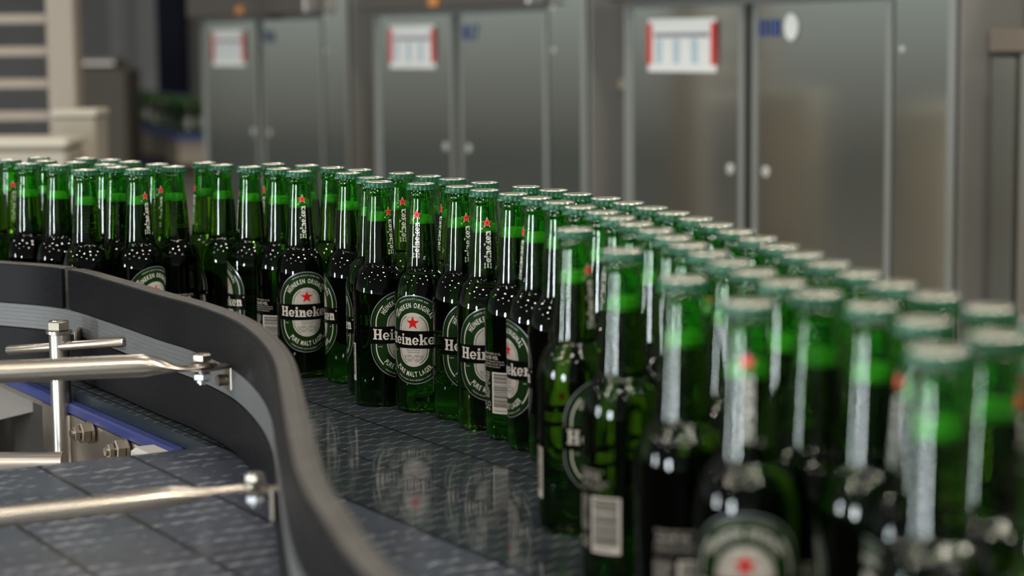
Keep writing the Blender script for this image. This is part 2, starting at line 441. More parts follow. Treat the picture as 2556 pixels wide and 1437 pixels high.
# ---- flat drawing of the prints, in millimetres, then wrapped round the glass
class Flat:
    def __init__(s): s.v = []; s.f = []; s.mi = []

    def poly(s, pts, mi, off):
        b = len(s.v); s.v += [(x, y, off) for x, y in pts]; s.f.append(tuple(range(b, b + len(pts)))); s.mi.append(mi)

    def rect(s, x0, y0, x1, y1, mi, off, step=1.6):
        n = max(1, int(math.ceil(abs(x1 - x0) / step)))
        for i in range(n):
            a = x0 + (x1 - x0) * i / n; c = x0 + (x1 - x0) * (i + 1) / n
            s.poly([(a, y0), (c, y0), (c, y1), (a, y1)], mi, off)

    def stadium(s, r, h, mi, off, cx=0, cy=0, part=None, step=1.2):
        """half-width r, straight half-height h; part 'top'/'bottom' cuts at cy"""
        n = int(2 * r / step) + 1
        def H(x): return h + math.sqrt(max(0, r * r - x * x))
        for i in range(n):
            a = -r + 2 * r * i / n; c = -r + 2 * r * (i + 1) / n
            y0a, y0c = (-H(a), -H(c)) if part != 'top' else (0, 0)
            y1a, y1c = (H(a), H(c)) if part != 'bottom' else (0, 0)
            s.poly([(cx + a, cy + y0a), (cx + c, cy + y0c), (cx + c, cy + y1c), (cx + a, cy + y1a)], mi, off)

    def arc(s, cx, cy, r0, r1, a0, a1, mi, off, n=None):
        n = n or max(3, int(abs(a1 - a0) / 4))
        for i in range(n):
            t0 = math.radians(a0 + (a1 - a0) * i / n); t1 = math.radians(a0 + (a1 - a0) * (i + 1) / n)
            p = [(cx + r0 * math.cos(t0), cy + r0 * math.sin(t0)), (cx + r1 * math.cos(t0), cy + r1 * math.sin(t0)),
                 (cx + r1 * math.cos(t1), cy + r1 * math.sin(t1)), (cx + r0 * math.cos(t1), cy + r0 * math.sin(t1))]
            s.poly(p[::-1] if a1 < a0 else p, mi, off)

    def ring(s, r, w, h, mi, off):
        s.arc(0, h, r - w, r, 0, 180, mi, off, 44); s.arc(0, -h, r - w, r, 180, 360, mi, off, 44)
        s.rect(-r, -h, -r + w, h, mi, off); s.rect(r - w, -h, r, h, mi, off)

    def star(s, cx, cy, r, mi, off):
        pts = [(cx + (r if i % 2 == 0 else r * 0.40) * math.sin(PI * i / 5), cy + (r if i % 2 == 0 else r * 0.40) * math.cos(PI * i / 5)) for i in range(10)]
        for i in range(10): s.poly([(cx, cy), pts[(i + 1) % 10], pts[i]], mi, off)

    def glyph(s, ch, x, y, size, mi, off, sx=1.0, bold=0.0, rot=0.0, ox=0.0, oy=0.0):
        """one character of the built-in font with its left-bottom at x, y before rotation rot about (ox, oy)"""
        V, F, w = char_mesh(ch, bold)
        b = len(s.v); c, q = math.cos(rot), math.sin(rot)
        for vx, vy in V:
            px = x + vx * size * sx; py = y + vy * size
            s.v.append((ox + px * c - py * q, oy + px * q + py * c, off))
        for f in F: s.f.append(tuple(b + i for i in f)); s.mi.append(mi)
        return w * size * sx

    def text(s, st, x, y, size, mi, off, sx=1.0, bold=0.0, gap=0.08, rot=0.0, ox=0.0, oy=0.0, center=False):
        if center:
            W = sum((char_mesh(ch, bold)[2] if ch != ' ' else 0.35) * size * sx + gap * size for ch in st) - gap * size; x = x - W / 2
        for ch in st:
            if ch == ' ': x += (0.35 * sx + gap) * size; continue
            x += s.glyph(ch, x, y, size, mi, off, sx, bold, rot, ox, oy) + gap * size

    def arctext(s, st, cx, cy, r, mid, size, mi, off, sx=0.7, bold=0.02, gap=0.10, below=False):
        """letters standing on a circle; mid = angle (deg) of the middle; below = letters upright along the bottom"""
        ws = [(char_mesh(ch, bold)[2] if ch != ' ' else 0.4) * size * sx + gap * size for ch in st]
        tot = sum(ws); a = math.radians(mid) + (-1 if below else 1) * tot / r / 2
        for ch, w in zip(st, ws):
            th = a + (1 if below else -1) * w / r / 2
            if ch != ' ':
                wch = char_mesh(ch, bold)[2] * size * sx
                px, py = cx + r * math.cos(th), cy + r * math.sin(th)
                s.glyph(ch, -wch / 2, 0, size, mi, off, sx, bold, th - PI / 2 if not below else th + PI / 2, px, py)
            a += (1 if below else -1) * w / r

    def wrapped(s, name, zc=0.0, rfun=None):
        """wrap: x (mm) round the bottle, y (mm) up, third value = distance off the glass in mm"""
        vs = []
        for x, y, off in s.v:
            z = zc + y / 1000; r = (rfun(z) if rfun else 0.02916) + off / 1000; R0 = (rfun(z) if rfun else 0.0292)
            a = x / 1000 / R0; vs.append((r * math.sin(a), -r * math.cos(a), z))
        me = bpy.data.meshes.new(name); me.from_pydata(vs, [], s.f)
        for p, i in zip(me.polygons, s.mi): p.material_index = i
        me.update(); return me


_ch = {}


def char_mesh(ch, bold=0.0):
    key = (ch, round(bold, 3))
    if key in _ch: return _ch[key]
    cu = bpy.data.curves.new('glyph', 'FONT'); cu.body = ch; cu.size = 1.0 / 0.73; cu.resolution_u = 3; cu.offset = bold
    o = bpy.data.objects.new('glyph', cu); col.objects.link(o)
    dg = bpy.context.evaluated_depsgraph_get(); me = o.evaluated_get(dg).to_mesh()
    V = [(v.co.x, v.co.y) for v in me.vertices]; F = [tuple(p.vertices) for p in me.polygons]
    o.evaluated_get(dg).to_mesh_clear()
    bpy.data.objects.remove(o); bpy.data.curves.remove(cu)
    if V:
        x0 = min(v[0] for v in V); x1 = max(v[0] for v in V); V = [(x - x0, y) for x, y in V]; w = x1 - x0
    else: w = 0.3
    _ch[key] = (V, F, w); return _ch[key]


def slab(fl, ch, x, y, S, mi, off, T):
    """bold slab-serif letters; S = cap height, T(x, y) places the point; returns the advance"""
    f = Flat(); st = 0.24 * S; xh = 0.70 * S; sh = 0.11 * S

    def out(adv):
        for p, m_ in zip(f.f, f.mi):
            b = len(fl.v); pts = [f.v[i] for i in p]; fl.v += [(*T(x + q[0], y + q[1]), q[2]) for q in pts]
            fl.f.append(tuple(range(b, b + len(pts)))); fl.mi.append(mi)
        return adv
    R = lambda a, b, c, d: f.rect(a, b, c, d, mi, off, 0.9)
    if ch == 'H':
        w = 0.98 * S
        for q in (0.11 * S, w - 0.11 * S - st):
            R(q, 0, q + st, S); R(q - 0.10 * S, 0, q + st + 0.08 * S, sh); R(q - 0.10 * S, S - sh, q + st + 0.08 * S, S)
        R(0.11 * S, 0.43 * S, w - 0.11 * S, 0.56 * S); return out(w + 0.04 * S)
    if ch == 'e':
        r = xh / 2; cx = r * 1.0
        # bowl: thick ring open at lower right, leaning a little backwards
        k = math.radians(8); n = 22
        for i in range(n):
            t0 = math.radians(5 + 310 * i / n) + k; t1 = math.radians(5 + 310 * (i + 1) / n) + k
            def th(t): return 0.20 * S * (0.55 + 0.45 * abs(math.cos(t)))
            p = []
            for t, s_ in ((t0, 0), (t0, 1), (t1, 1), (t1, 0)):
                rr = r if s_ else r - th(t); p.append((cx + rr * math.cos(t), r + rr * math.sin(t)))
            f.poly(p, mi, off)
        for q in range(4):
            a_ = cx - r * 0.62 + r * 1.61 * q / 4; c_ = cx - r * 0.62 + r * 1.61 * (q + 1) / 4; ya = r * (0.78 + 0.14 * q / 4); yc = r * (0.78 + 0.14 * (q + 1) / 4)
            f.poly([(a_, ya), (c_, yc), (c_, yc + r * 0.24), (a_, ya + r * 0.24)], mi, off)
        return out(xh + 0.05 * S)
    if ch == 'i':
        R(0.09 * S, 0, 0.09 * S + st, xh); R(0, 0, 0.18 * S + st, sh); R(0, xh - sh, 0.09 * S + st, xh)
        cx, cy, r = 0.09 * S + st / 2, 0.90 * S, 0.13 * S
        f.poly([(cx + r * math.cos(t * PI / 6), cy + r * math.sin(t * PI / 6)) for t in range(12)], mi, off)
        return out(0.22 * S + st)
    if ch == 'n':
        w = 0.80 * S; q1 = 0.09 * S; q2 = w - 0.09 * S - st
        R(q1, 0, q1 + st, xh); R(q2, 0, q2 + st, xh * 0.66)
        R(0, 0, q1 + st + 0.08 * S, sh); R(q2 - 0.08 * S, 0, w, sh); R(0, xh - sh, q1 + st, xh)
        cx = (q1 + st + q2 + st) / 2; rx = (q2 + st) - cx; cy = xh * 0.62; ry = xh * 0.38
        n = 10
        for i in range(n):
            t0 = PI * i / n; t1 = PI * (i + 1) / n; ix = rx - st * 0.95; iy = ry * 0.42
            p = [(cx + ix * math.cos(t0), cy + iy * math.sin(t0)), (cx + rx * math.cos(t0), cy + ry * math.sin(t0)), (cx + rx * math.cos(t1), cy + ry * math.sin(t1)), (cx + ix * math.cos(t1), cy + iy * math.sin(t1))]
            f.poly(p, mi, off)
        return out(w + 0.03 * S)
    if ch == 'k':
        w = 0.84 * S; q = 0.09 * S
        R(q, 0, q + st, S); R(0, 0, q + st + 0.07 * S, sh); R(0, S - sh, q + st, S)
        a = q + st
        f.poly([(a, 0.22 * S), (a, 0.40 * S), (w * 0.72, xh - sh * 0.5), (w * 0.90, xh - sh * 0.5)], mi, off)
        f.poly([(a + 0.06 * S, 0.36 * S), (a + 0.24 * S, 0.48 * S), (w * 0.98, sh * 0.5), (w * 0.70, sh * 0.5)], mi, off)
        R(w * 0.62, xh - sh, w * 0.98, xh); R(w * 0.58, 0, w * 1.03, sh)
        return out(w + 0.05 * S)
    return 0


def slabword(fl, word, S, mi, off, T, width):
    tmp = Flat(); adv = [slab(tmp, c, 0, 0, S, mi, off, lambda a, b: (a, b)) for c in word]
    tot = sum(adv); k = width / tot; x = 0
    for c, a in zip(word, adv):
        x0 = x
        slab(fl, c, 0, 0, S, mi, off, lambda a_, b_, x0=x0: T((x0 + a_) * k - width / 2, b_))
        x += a


WORD = 'Heineken'


def front_label_mesh():
    f = Flat()
    # 0 dark, 1 green, 2 black, 3 silver, 4 white, 5 badge, 6 grey, 7 red
    f.stadium(34, 12, 0, 0.05); f.ring(34.2, 1.0, 12, 3, 0.16)
    f.stadium(32.0, 12, 1, 0.09)
    for sgn in (1, -1):
        a0 = 0 if sgn > 0 else 180
        f.arc(0, 12 * sgn, 27.6, 28.7, a0 + 2, a0 + 42, 4, 0.18); f.arc(0, 12 * sgn, 27.6, 28.7, a0 + 138, a0 + 178, 4, 0.18)
    for sx_ in (-28.7, 27.6): f.rect(sx_, 8.6, sx_ + 1.1, 13, 4, 0.18); f.rect(sx_, -13, sx_ + 1.1, -8.6, 4, 0.18)
    f.arctext('PREMIUM QUALITY LAGER BEER', 0, 12, 29.4, 90, 1.5, 4, 0.18, sx=0.9, bold=0.0, gap=0.30)
    f.arctext('HEINEKEN ORIGINAL', 0, 12, 21.2, 90, 5.2, 4, 0.18, sx=0.58, bold=0.035, gap=0.13)
    f.arctext('PURE MALT LAGER', 0, -12, 26.2, 270, 5.2, 4, 0.18, sx=0.60, bold=0.035, gap=0.16, below=True)
    f.arctext('UNIQUE RECIPE WITH HEINEKEN A-YEAST', 0, -12, 30.8, 270, 1.4, 4, 0.18, sx=0.9, bold=0.0, gap=0.28, below=True)
    f.text('TRADE', -26.5, -12.5, 1.2, 4, 0.18, sx=0.9); f.text('MARK', 22.2, -12.5, 1.2, 4, 0.18, sx=0.9)
    # badge, upper and lower half
    f.stadium(17.0, 11, 5, 0.16, part='top'); f.stadium(17.0, 11, 5, 0.16, part='bottom')
    for sgn in (1, -1):
        a0 = 0 if sgn > 0 else 180
        f.arc(0, 11 * sgn, 14.6, 15.2, a0 + 5, a0 + 62, 2, 0.22); f.arc(0, 11 * sgn, 14.6, 15.2, a0 + 118, a0 + 175, 2, 0.22)
    for sx_ in (-15.2, 14.6): f.rect(sx_, 8.6, sx_ + 0.6, 12, 2, 0.22); f.rect(sx_, -12, sx_ + 0.6, -8.6, 2, 0.22)
    f.arctext('HOLLAND AMSTERDAM', 0, 12, 11.0, 90, 1.15, 6, 0.22, sx=0.9, bold=0, gap=0.3)
    f.text('EST.', -12.2, 10.0, 1.5, 6, 0.22, sx=0.9); f.text('1873', 8.4, 10.0, 1.5, 6, 0.22, sx=0.9)
    f.text("MEDAILLE D'OR PARIS 1875", 0, -11.4, 1.15, 2, 0.22, sx=0.8, center=True)
    f.text('GRAND PRIX PARIS 1889', 0, -13.6, 1.15, 2, 0.22, sx=0.8, center=True)
    for cx in (-4.3, 4.3):
        f.arc(cx, -19, 0.01, 3.9, 0, 360, 6, 0.20, 20); f.arc(cx, -19, 2.5, 3.0, 0, 360, 5, 0.24, 20)
        f.star(cx, -19, 1.7, 5, 0.24)
    for cx, sg in ((-9.6, -1), (9.6, 1)):
        for j in range(4): f.arc(cx - sg * 1.2, -16.5 - j * 1.2, 0.0, 2.4 - j * 0.3, 20 if sg > 0 else 160, -60 if sg > 0 else 240, 6, 0.22 + j * 0.01, 4)
    # black band with the name
    f.rect(-36, -8.4, 36, 8.4, 2, 0.24); f.rect(-36, 8.4, 36, 9.1, 0, 0.20); f.rect(-36, -9.1, 36, -8.4, 0, 0.20)
    slabword(f, WORD, 11.2, 4, 0.42, lambda x, y: (x, y - 5.4 + 0.0012 * x * x), 63)
    f.arc(33.2, 6.2, 0.5, 0.9, 0, 360, 4, 0.30, 10)
    me = f.wrapped('front_label', 0.0765)
    g = Flat(); g.star(0, 17.4, 7.3, 0, 0.40)
    return me, g.wrapped('star', 0.0765)


def back_label_mesh():
    f = Flat()      # drawn with x = 0 at the middle of the barcode
    f.text('PREMIUM BEER 33 CL', -26, 11.5, 1.9, 0, 0.15, sx=0.85, gap=0.25)
    f.text('Alc.4.5% VOL', -25, 7.0, 3.4, 0, 0.15, sx=0.72, bold=0.02, gap=0.10)
    for i, tx in enumerate(('BREWED AND BOTTLED BY', 'INGREDIENTS WATER MALT', 'BARLEY HOP EXTRACT')):
        f.text(tx, -26, 4.2 - i * 2.5, 1.5, 0, 0.15, sx=0.9, gap=0.28)
    words = ('STORE COOL', 'BEST SERVED', 'COLD DRINK', 'PURE MALT', 'KEEP OUT OF', 'THE SUN', 'NET 330 ML', 'SEE CAP FOR', 'BEST BEFORE', 'LAGER BEER')
    for i, tx in enumerate(words): f.text(tx, -27, -7.4 - i * 2.55, 1.9, 0, 0.15, sx=0.62, bold=0.02, gap=0.16)
    for cx in (-24, -16.5): f.arc(cx, -36.5, 1.9, 2.4, 0, 360, 0, 0.15, 18)
    f.poly([(-21.8, -41.4), (-18.4, -41.4), (-20.1, -38.6)], 0, 0.15)
    for cx in (-24, -16): f.arc(cx, -41.5, 0.9, 1.3, 0, 360, 0, 0.15, 12)
    me = f.wrapped('back_label', 0.0715, None)
    g = Flat(); g.rect(-11.5, -45, 11.5, -5.2, 0, 0.12)
    rnd = random.Random(5); y = -6.8
    while y > -39.5:
        w = rnd.choice((0.33, 0.33, 0.66, 0.66, 0.99)); g.rect(-9.5, y - w, 9.5, y, 1, 0.20); y -= w + rnd.choice((0.4, 0.5, 0.8))
    g.text('8712000030278', -9.3, -43.2, 2.0, 1, 0.2, sx=0.75, gap=0.12)
    return me, g.wrapped('barcode', 0.0715, None)


def neck_print_mesh():
    f = Flat()
    f.star(0, 0, 5.6, 0, 0.08)
    # name running up the neck, bottom to top
    slabword(f, WORD, 6.6, 0, 0.10, lambda x, y: (-(y - 3.3) * 1.0, x - 26.0), 37)
    f.arc(-5.0, -5.6, 0.4, 0.7, 0, 360, 0, 0.1, 10)
    f.text('33 CL', 0, 0, 1.5, 0, 0.1, sx=0.8, rot=PI / 2 - 0.3, ox=8.6, oy=-46)
    me = f.wrapped('neck_print', 0.2040, rad)
    g = Flat(); g.star(0, 0, 4.6, 0, 0.20)
    return me, g.wrapped('star', 0.2040, rad)


def rot_mesh(me, a):
    me.transform(Matrix.Rotation(a, 4, 'Z')); return me


class Proto: pass


PR = Proto()
PR.glass = bottle_glass_mesh(); PR.beer = beer_mesh(); PR.foam = foam_mesh(); PR.cap = cap_mesh()
PR.front, PR.fstar = front_label_mesh(); PR.back, PR.bar = back_label_mesh(); PR.neck, PR.nstar = neck_print_mesh()
for me_ in (PR.back, PR.bar): rot_mesh(me_, -math.radians(134))     # the barcode sits 134 degrees round from the front label
BOTTLE_PARTS = [('bottle_glass', PR.glass, ['glass'], None), ('crown_cap', PR.cap, ['cap_green', 'cap_silver', 'cap_olive'], None),
                ('beer', PR.beer, ['beer'], None), ('foam', PR.foam, ['foam'], None),
                ('front_label', PR.front, ['print_dark', 'print_green', 'print_black', 'print_silver', 'print_white', 'print_badge', 'print_grey', 'print_red'], None),
                ('star', PR.fstar, ['print_red'], 'front_label'), ('back_label', PR.back, ['print_white'], None),
                ('barcode', PR.bar, ['print_white', 'print_black'], 'back_label'), ('neck_print', PR.neck, ['print_white'], None), ('star', PR.nstar, ['print_red'], 'neck_print')]
for nm, me_, ms, _ in BOTTLE_PARTS:
    for x in ms: me_.materials.append(M[x])

bottle_proto = None


def copy_tree(o, parent=None):
    c = o.copy(); col.objects.link(c); c.parent = parent
    for ch in list(o.children): copy_tree(ch, c)
    return c


def place_bottle(x, y, z, phi, label, group):
    """phi: how far the front label is turned to the right of facing the camera side (radians)"""
    global bottle_proto
    if bottle_proto is None:
        root = empty('beer_bottle'); by = {}
        for nm, me_, ms, par in BOTTLE_PARTS:
            o = bpy.data.objects.new(nm, me_); col.objects.link(o); o.parent = by[par] if par else root
            if not par: by[nm] = o
            if nm == 'star': o['label'] = 'red star'
        bottle_proto = root
    else: root = copy_tree(bottle_proto)
    root.location = (x, y, z); root.rotation_euler = (0, 0, phi - math.atan2(x, y))
    tag(root, label, 'beer bottle', group)
    return root


# ================================================================ the hall
def struct(o): o['kind'] = 'structure'; return o


f = MB(); f.box((0, 8, -0.05), (44, 44, 0.1)); struct(f.build('floor', M['floor']))
f = MB(); f.box((0, 24, 4), (44, 0.2, 8)); struct(f.build('wall_back', M['wall']))

# ================================================================ the two modular belts (z = 1.0 is the belt surface)
EX, EY, ER = -0.479, 2.294, math.atan2(0.507, 0.862)


def sn(s, n, z=0.0):
    """point s metres along the belts (towards the viewer) and n metres across them"""
    return (EX + 0.507 * s + 0.862 * n, EY - 0.862 * s + 0.507 * n, z)


conv = empty('belt_conveyor', (EX, EY, 1.0), ER)
tag(conv, 'wide slate belt conveyor carrying the bottles, wavy hinge lines, blue edge strip', 'conveyor')
b = MB(); b.prism([(-0.009, 1.3), (-0.009, -0.39), (-0.0012, -0.39), (-0.0012, -2.2), (0.80, -2.2), (0.80, 1.3)], -0.012, 0.0)
b.mi = [1] * len(b.mi); b.mi[1] = 0
belt = b.build('belt', [M['beltA'], M['belt_side']], conv)
b = MB()
b.box((-0.0115, -0.02, -0.0185), (0.019, 1.06 - 0.46, 0.012), bev=0.002)
st = b.build('edge_strip', M['blue'], conv); st['label'] = 'blue plastic edge strip under the belt'
b = MB(); b.box((-0.0165, -0.135, -0.053), (0.004, 0.45, 0.056), bev=0.001)
b.box((-0.013, -0.02, -0.028), (0.009, 0.68, 0.006))
b.build('side_plate', M['steel_dull'], conv)
for s_, zz in ((0.193, 0.966), (0.086, 0.967)):
    x, y, _ = (-0.019, -s_, 0)
    b = MB(); b.hexa((x - 0.010, y, zz - 1.0), (1, 0, 0), 0.0115, 0.010); b.tube([(x - 0.005, y, zz - 1), (x - 0.002, y, zz - 1)], 0.0125)
    b.hexa((x - 0.019, y, zz - 1.0), (1, 0, 0), 0.008, 0.006); b.tube([(x - 0.025, y, zz - 1), (x - 0.01, y, zz - 1)], 0.0045)
    b.build('bolt', M['steel_bright'], conv)
b = MB(); b.box((-0.030, -0.300, -0.034), (0.030, 0.062, 0.036), bev=0.004); b.build('slide_block', M['block'], conv)
b = MB(); b.box((-0.20, 0.72, -0.25), (0.26, 0.60, 0.36)); b.build('drip_tray', M['dark'], conv)  # added dark box standing for the shade under the conveyor
b = MB(); b.box((0.40, -0.45, -0.10), (0.74, 3.3, 0.16)); bb = b.build('frame_beam', M['dark'], conv)  # beam coloured near-black for the shadow inside the frame
for lx, ly in ((0.10, 0.9), (0.70, 0.9), (0.10, -1.9), (0.70, -1.9)):
    b = MB(); b.box((lx, ly, -0.59), (0.06, 0.06, 0.82), bev=0.004); b.build('leg', M['steel_dull'], conv)

conv2 = empty('belt_conveyor', (EX, EY, 1.0), ER)
tag(conv2, 'dark slate module belt in the lower left beside the guide rail, with reflections', 'conveyor')
b = MB(); R_ = [(-0.385 - 0.006 * math.cos(a), -0.006 + 0.006 * math.sin(a)) for a in [PI * i / 8 - PI / 2 for i in range(9)]]
prof = [(-2.2, -0.012)] + [(-0.391, -0.012)] + [(y + 0.012 * 0, z) for y, z in [(-0.387, -0.0112), (-0.3845, -0.009), (-0.3835, -0.006), (-0.3845, -0.003), (-0.387, -0.0008), (-0.391, 0.0)]] + [(-2.2, 0.0)]
n_ = len(prof); vs = [(-1.0, y, z) for y, z in prof] + [(-0.0025, y, z) for y, z in prof]
b.add(vs, [tuple(range(n_))[::-1], tuple(range(n_, 2 * n_))] + [(i, (i + 1) % n_, n_ + (i + 1) % n_, n_ + i) for i in range(n_)])
b.build('belt', M['beltB'], conv2, recalc=True)
b = MB(); b.box((-0.50, -1.33, -0.085), (0.92, 1.72, 0.146)); b.build('frame_beam', M['brown'], conv2)
for lx, ly in ((-0.9, -0.6), (-0.12, -0.6), (-0.9, -2.1), (-0.12, -2.1)):
    b = MB(); b.box((lx, ly, -0.58), (0.06, 0.06, 0.84), bev=0.004); b.build('leg', M['steel_dull'], conv2)

# cross tube and sheet-metal guard behind the lower-left belt
t = empty('cross_tube', (-0.68, 2.17, 0.94))
tag(t, 'round stainless cross tube running left from the side plate, under the pin', 'tube')
b = MB(); b.tube([(-0.32, 0, 0.002), (0.205, -0.005, 0.0)], 0.0145, 28); b.build('tube_body', M['steel'], t, autosmooth=40)
b = MB(); b.box((-0.30, 0.0, -0.48), (0.05, 0.05, 0.92), bev=0.003); b.build('leg', M['steel_dull'], t)
b = MB()
q = [(-0.72, 2.55, 0.992), (-0.540, 2.55, 0.955), (-0.538, 2.55, 0.943), (-0.66, 2.55, 0.915), (-0.80, 2.55, 0.88), (-0.80, 2.55, 1.0)]
vs = q + [(x - 0.01, y + 0.006, z) for x, y, z in q]
n_ = len(q); b.add(vs, [tuple(range(n_)), tuple(range(n_, 2 * n_))[::-1]] + [(i, n_ + i, n_ + (i + 1) % n_, (i + 1) % n_) for i in range(n_)])
gd = empty('sheet_guard', (0, 0, 0)); tag(gd, 'pale brown sheet-metal guard with pointed end behind the upright post', 'metal guard')
b.build('guard_sheet', M['guard'], gd, recalc=True)
b = MB(); b.box((-0.78, 2.575, 0.45), (0.03, 0.03, 0.90)); b.build('stay', M['brown'], gd)

# ================================================================ the curved guide rail
path0 = [(-1.10, 2.66), (-0.90, 2.575), (-0.70, 2.488), (-0.60, 2.437), (-0.515, 2.372), (-0.437, 2.245), (-0.362, 2.110), (-0.315, 2.030), (-0.262, 1.915), (-0.224, 1.790), (-0.197, 1.665),
         (-0.176, 1.520), (-0.147, 1.310), (-0.129, 1.195), (-0.110, 1.110), (-0.080, 0.990), (-0.035, 0.860), (0.03, 0.735), (0.12, 0.62)]


def catmull(P, k=8):
    out = []
    for i in range(len(P) - 1):
        p0 = P[max(i - 1, 0)]; p1 = P[i]; p2 = P[i + 1]; p3 = P[min(i + 2, len(P) - 1)]
        for j in range(k):
            t = j / k
            out.append(tuple(0.5 * ((2 * p1[a]) + (-p0[a] + p2[a]) * t + (2 * p0[a] - 5 * p1[a] + 4 * p2[a] - p3[a]) * t * t + (-p0[a] + 3 * p1[a] - 3 * p2[a] + p3[a]) * t ** 3) for a in range(len(p1))))
    out.append(P[-1]); return out


RP = catmull(path0, 8)
NR = len(RP)


def rail_sweep(sect, i0, i1):
    """sect: closed list of (offset towards the bottles, height above the belt)"""
    mb = MB(); vs = []; k = len(sect)
    for i in range(i0, i1 + 1):
        a = Vector(RP[max(i - 1, 0)]); c = Vector(RP[min(i + 1, NR - 1)]); d = (c - a).normalized(); nx, ny = -d.y, d.x
        for o_, z in sect: vs.append((RP[i][0] + nx * o_, RP[i][1] + ny * o_, 1.0 + z))
    m_ = i1 - i0; fs = [tuple(range(k)), tuple(m_ * k + q for q in range(k))[::-1]]
    for i in range(m_):
        for q in range(k):
            w = (q + 1) % k; fs.append((i * k + q, (i + 1) * k + q, (i + 1) * k + w, i * k + w))
    mb.add(vs, fs); return mb


def rect_sec(o0, o1, z0, z1, b=0.0008): return [(o0 + b, z0), (o1 - b, z0), (o1, z0 + b), (o1, z1 - b), (o1 - b, z1), (o0 + b, z1), (o0, z1 - b), (o0, z0 + b)]


JI = 33       # the joint between the two rail lengths
rail = empty('guide_rail', (RP[0][0], RP[0][1], 1.0)); tag(rail, 'curved bottle guide rail of black strips and aluminium profile sweeping round the belt', 'guide rail')


def rel(mb): mb.v = [(x - RP[0][0], y - RP[0][1], z - 1.0) for x, y, z in mb.v]; return mb


for i0, i1 in ((0, JI - 1), (JI, NR - 1)):
    e_ = 0.0007 if i0 == 0 else 0.0
    rel(rail_sweep(rect_sec(0.0045, 0.0165, 0.0035, 0.1270 + e_), i0, i1)).build('rail_core', M['rail_core'], rail, recalc=True, autosmooth=40)
    rel(rail_sweep(rect_sec(0.0, 0.0046, 0.0810, 0.1262), i0, i1)).build('upper_wear_strip', M['rail_black'], rail, recalc=True, autosmooth=40)
    rel(rail_sweep(rect_sec(0.0, 0.0046, 0.0025, 0.0520), i0, i1)).build('lower_wear_strip', M['rail_black'], rail, recalc=True, autosmooth=40)
    rel(rail_sweep(rect_sec(0.0164, 0.0205, 0.0030, 0.1266), i0, i1)).build('inner_wear_strip', M['rail_core'], rail, recalc=True, autosmooth=40)
# aluminium profile with fine lengthwise grooves
sec = [(0.0046, 0.0530)]
z = 0.0530
while z < 0.0798: sec += [(0.0012, z), (0.0012, z + 0.0034), (0.00145, z + 0.0036), (0.00145, z + 0.0041)]; z += 0.0045
sec += [(0.0012, 0.0800), (0.0046, 0.0800)]
pr = rel(rail_sweep(sec, 0, NR - 1)).build('aluminium_profile', M['alu'], rail, recalc=True)
pr['label'] = 'grooved grey aluminium profile between the black strips'


# ---- support hardware
def hw(name, loc, label): o = empty(name, loc); tag(o, label, 'rail support'); return o


r1 = hw('support_rod', (-0.286, 1.90, 1.085), 'thick polished support rod, upper of the two, bolted to the guide rail')
ox, oy, oz = -0.286, 1.90, 1.085


def R1(p): return (p[0] - ox, p[1] - oy, p[2] - oz)


pts = [(-0.82, 1.872, 1.0775), (-0.60, 1.871, 1.083), (-0.465, 1.870, 1.0865), (-0.39, 1.870, 1.0892), (-0.350, 1.870, 1.0906), (-0.336, 1.8702, 1.0910), (-0.326, 1.871, 1.0907), (-0.317, 1.873, 1.0893), (-0.309, 1.877, 1.0872), (-0.301, 1.884, 1.0859), (-0.287, 1.899, 1.0857), (-0.280, 1.906, 1.0857), (-0.276, 1.910, 1.0857)]
pts = catmull(pts, 3)
fl = []
for p in pts:
    k = min(1, max(0, (p[0] + 0.337) / 0.042)); k = k * k * (3 - 2 * k); e_ = 1 if p[0] < -0.283 else max(0.45, 1 - (p[0] + 0.283) / 0.010)
    fl.append(((1 + 0.02 * k) * e_, 1 - 0.84 * k))
b = MB(); b.tube([R1(p) for p in pts], 0.01025, 40, flat=fl); b.build('rod', M['steel_bright'], r1, smooth=True)


def bolt_set(parent, x, y, zt, zb, k=1.0):
    b = MB(); b.tube([(x, y, zt - 0.001), (x, y, zt + 0.0015)], 0.0105 * k, 28); b.hexa((x, y, zt + 0.0050 * k + 0.0014), (0, 0, 1), 0.0092 * k, 0.0066 * k); b.build('bolt_head', M['steel_bright'], parent, autosmooth=30)
    b = MB(); b.tube([(x, y, zb - 0.011 * k), (x, y, zt)], 0.0038 * k, 16); b.hexa((x, y, zb - 0.0036 * k), (0, 0, 1), 0.0088 * k, 0.0062 * k); b.tube([(x, y, zb - 0.009 * k), (x, y, zb - 0.0072 * k)], 0.0058 * k, 20)
    b.build('nut', M['zinc'], parent, autosmooth=30)


bolt_set(r1, 0.0, 0.0, 0.0022, -0.0055)
b = MB(); b.box((0.010, 0.012, -0.0030), (0.046, 0.016, 0.0030), rz=0.85, bev=0.0008); b.box((0.0215, 0.0250, -0.014), (0.004, 0.018, 0.024), rz=0.45, bev=0.001)
b.tube([(0.0105, 0.0215, -0.0165), (0.028, 0.031, -0.0165)], 0.0055, 16); b.build('bracket', M['steel_dull'], r1)

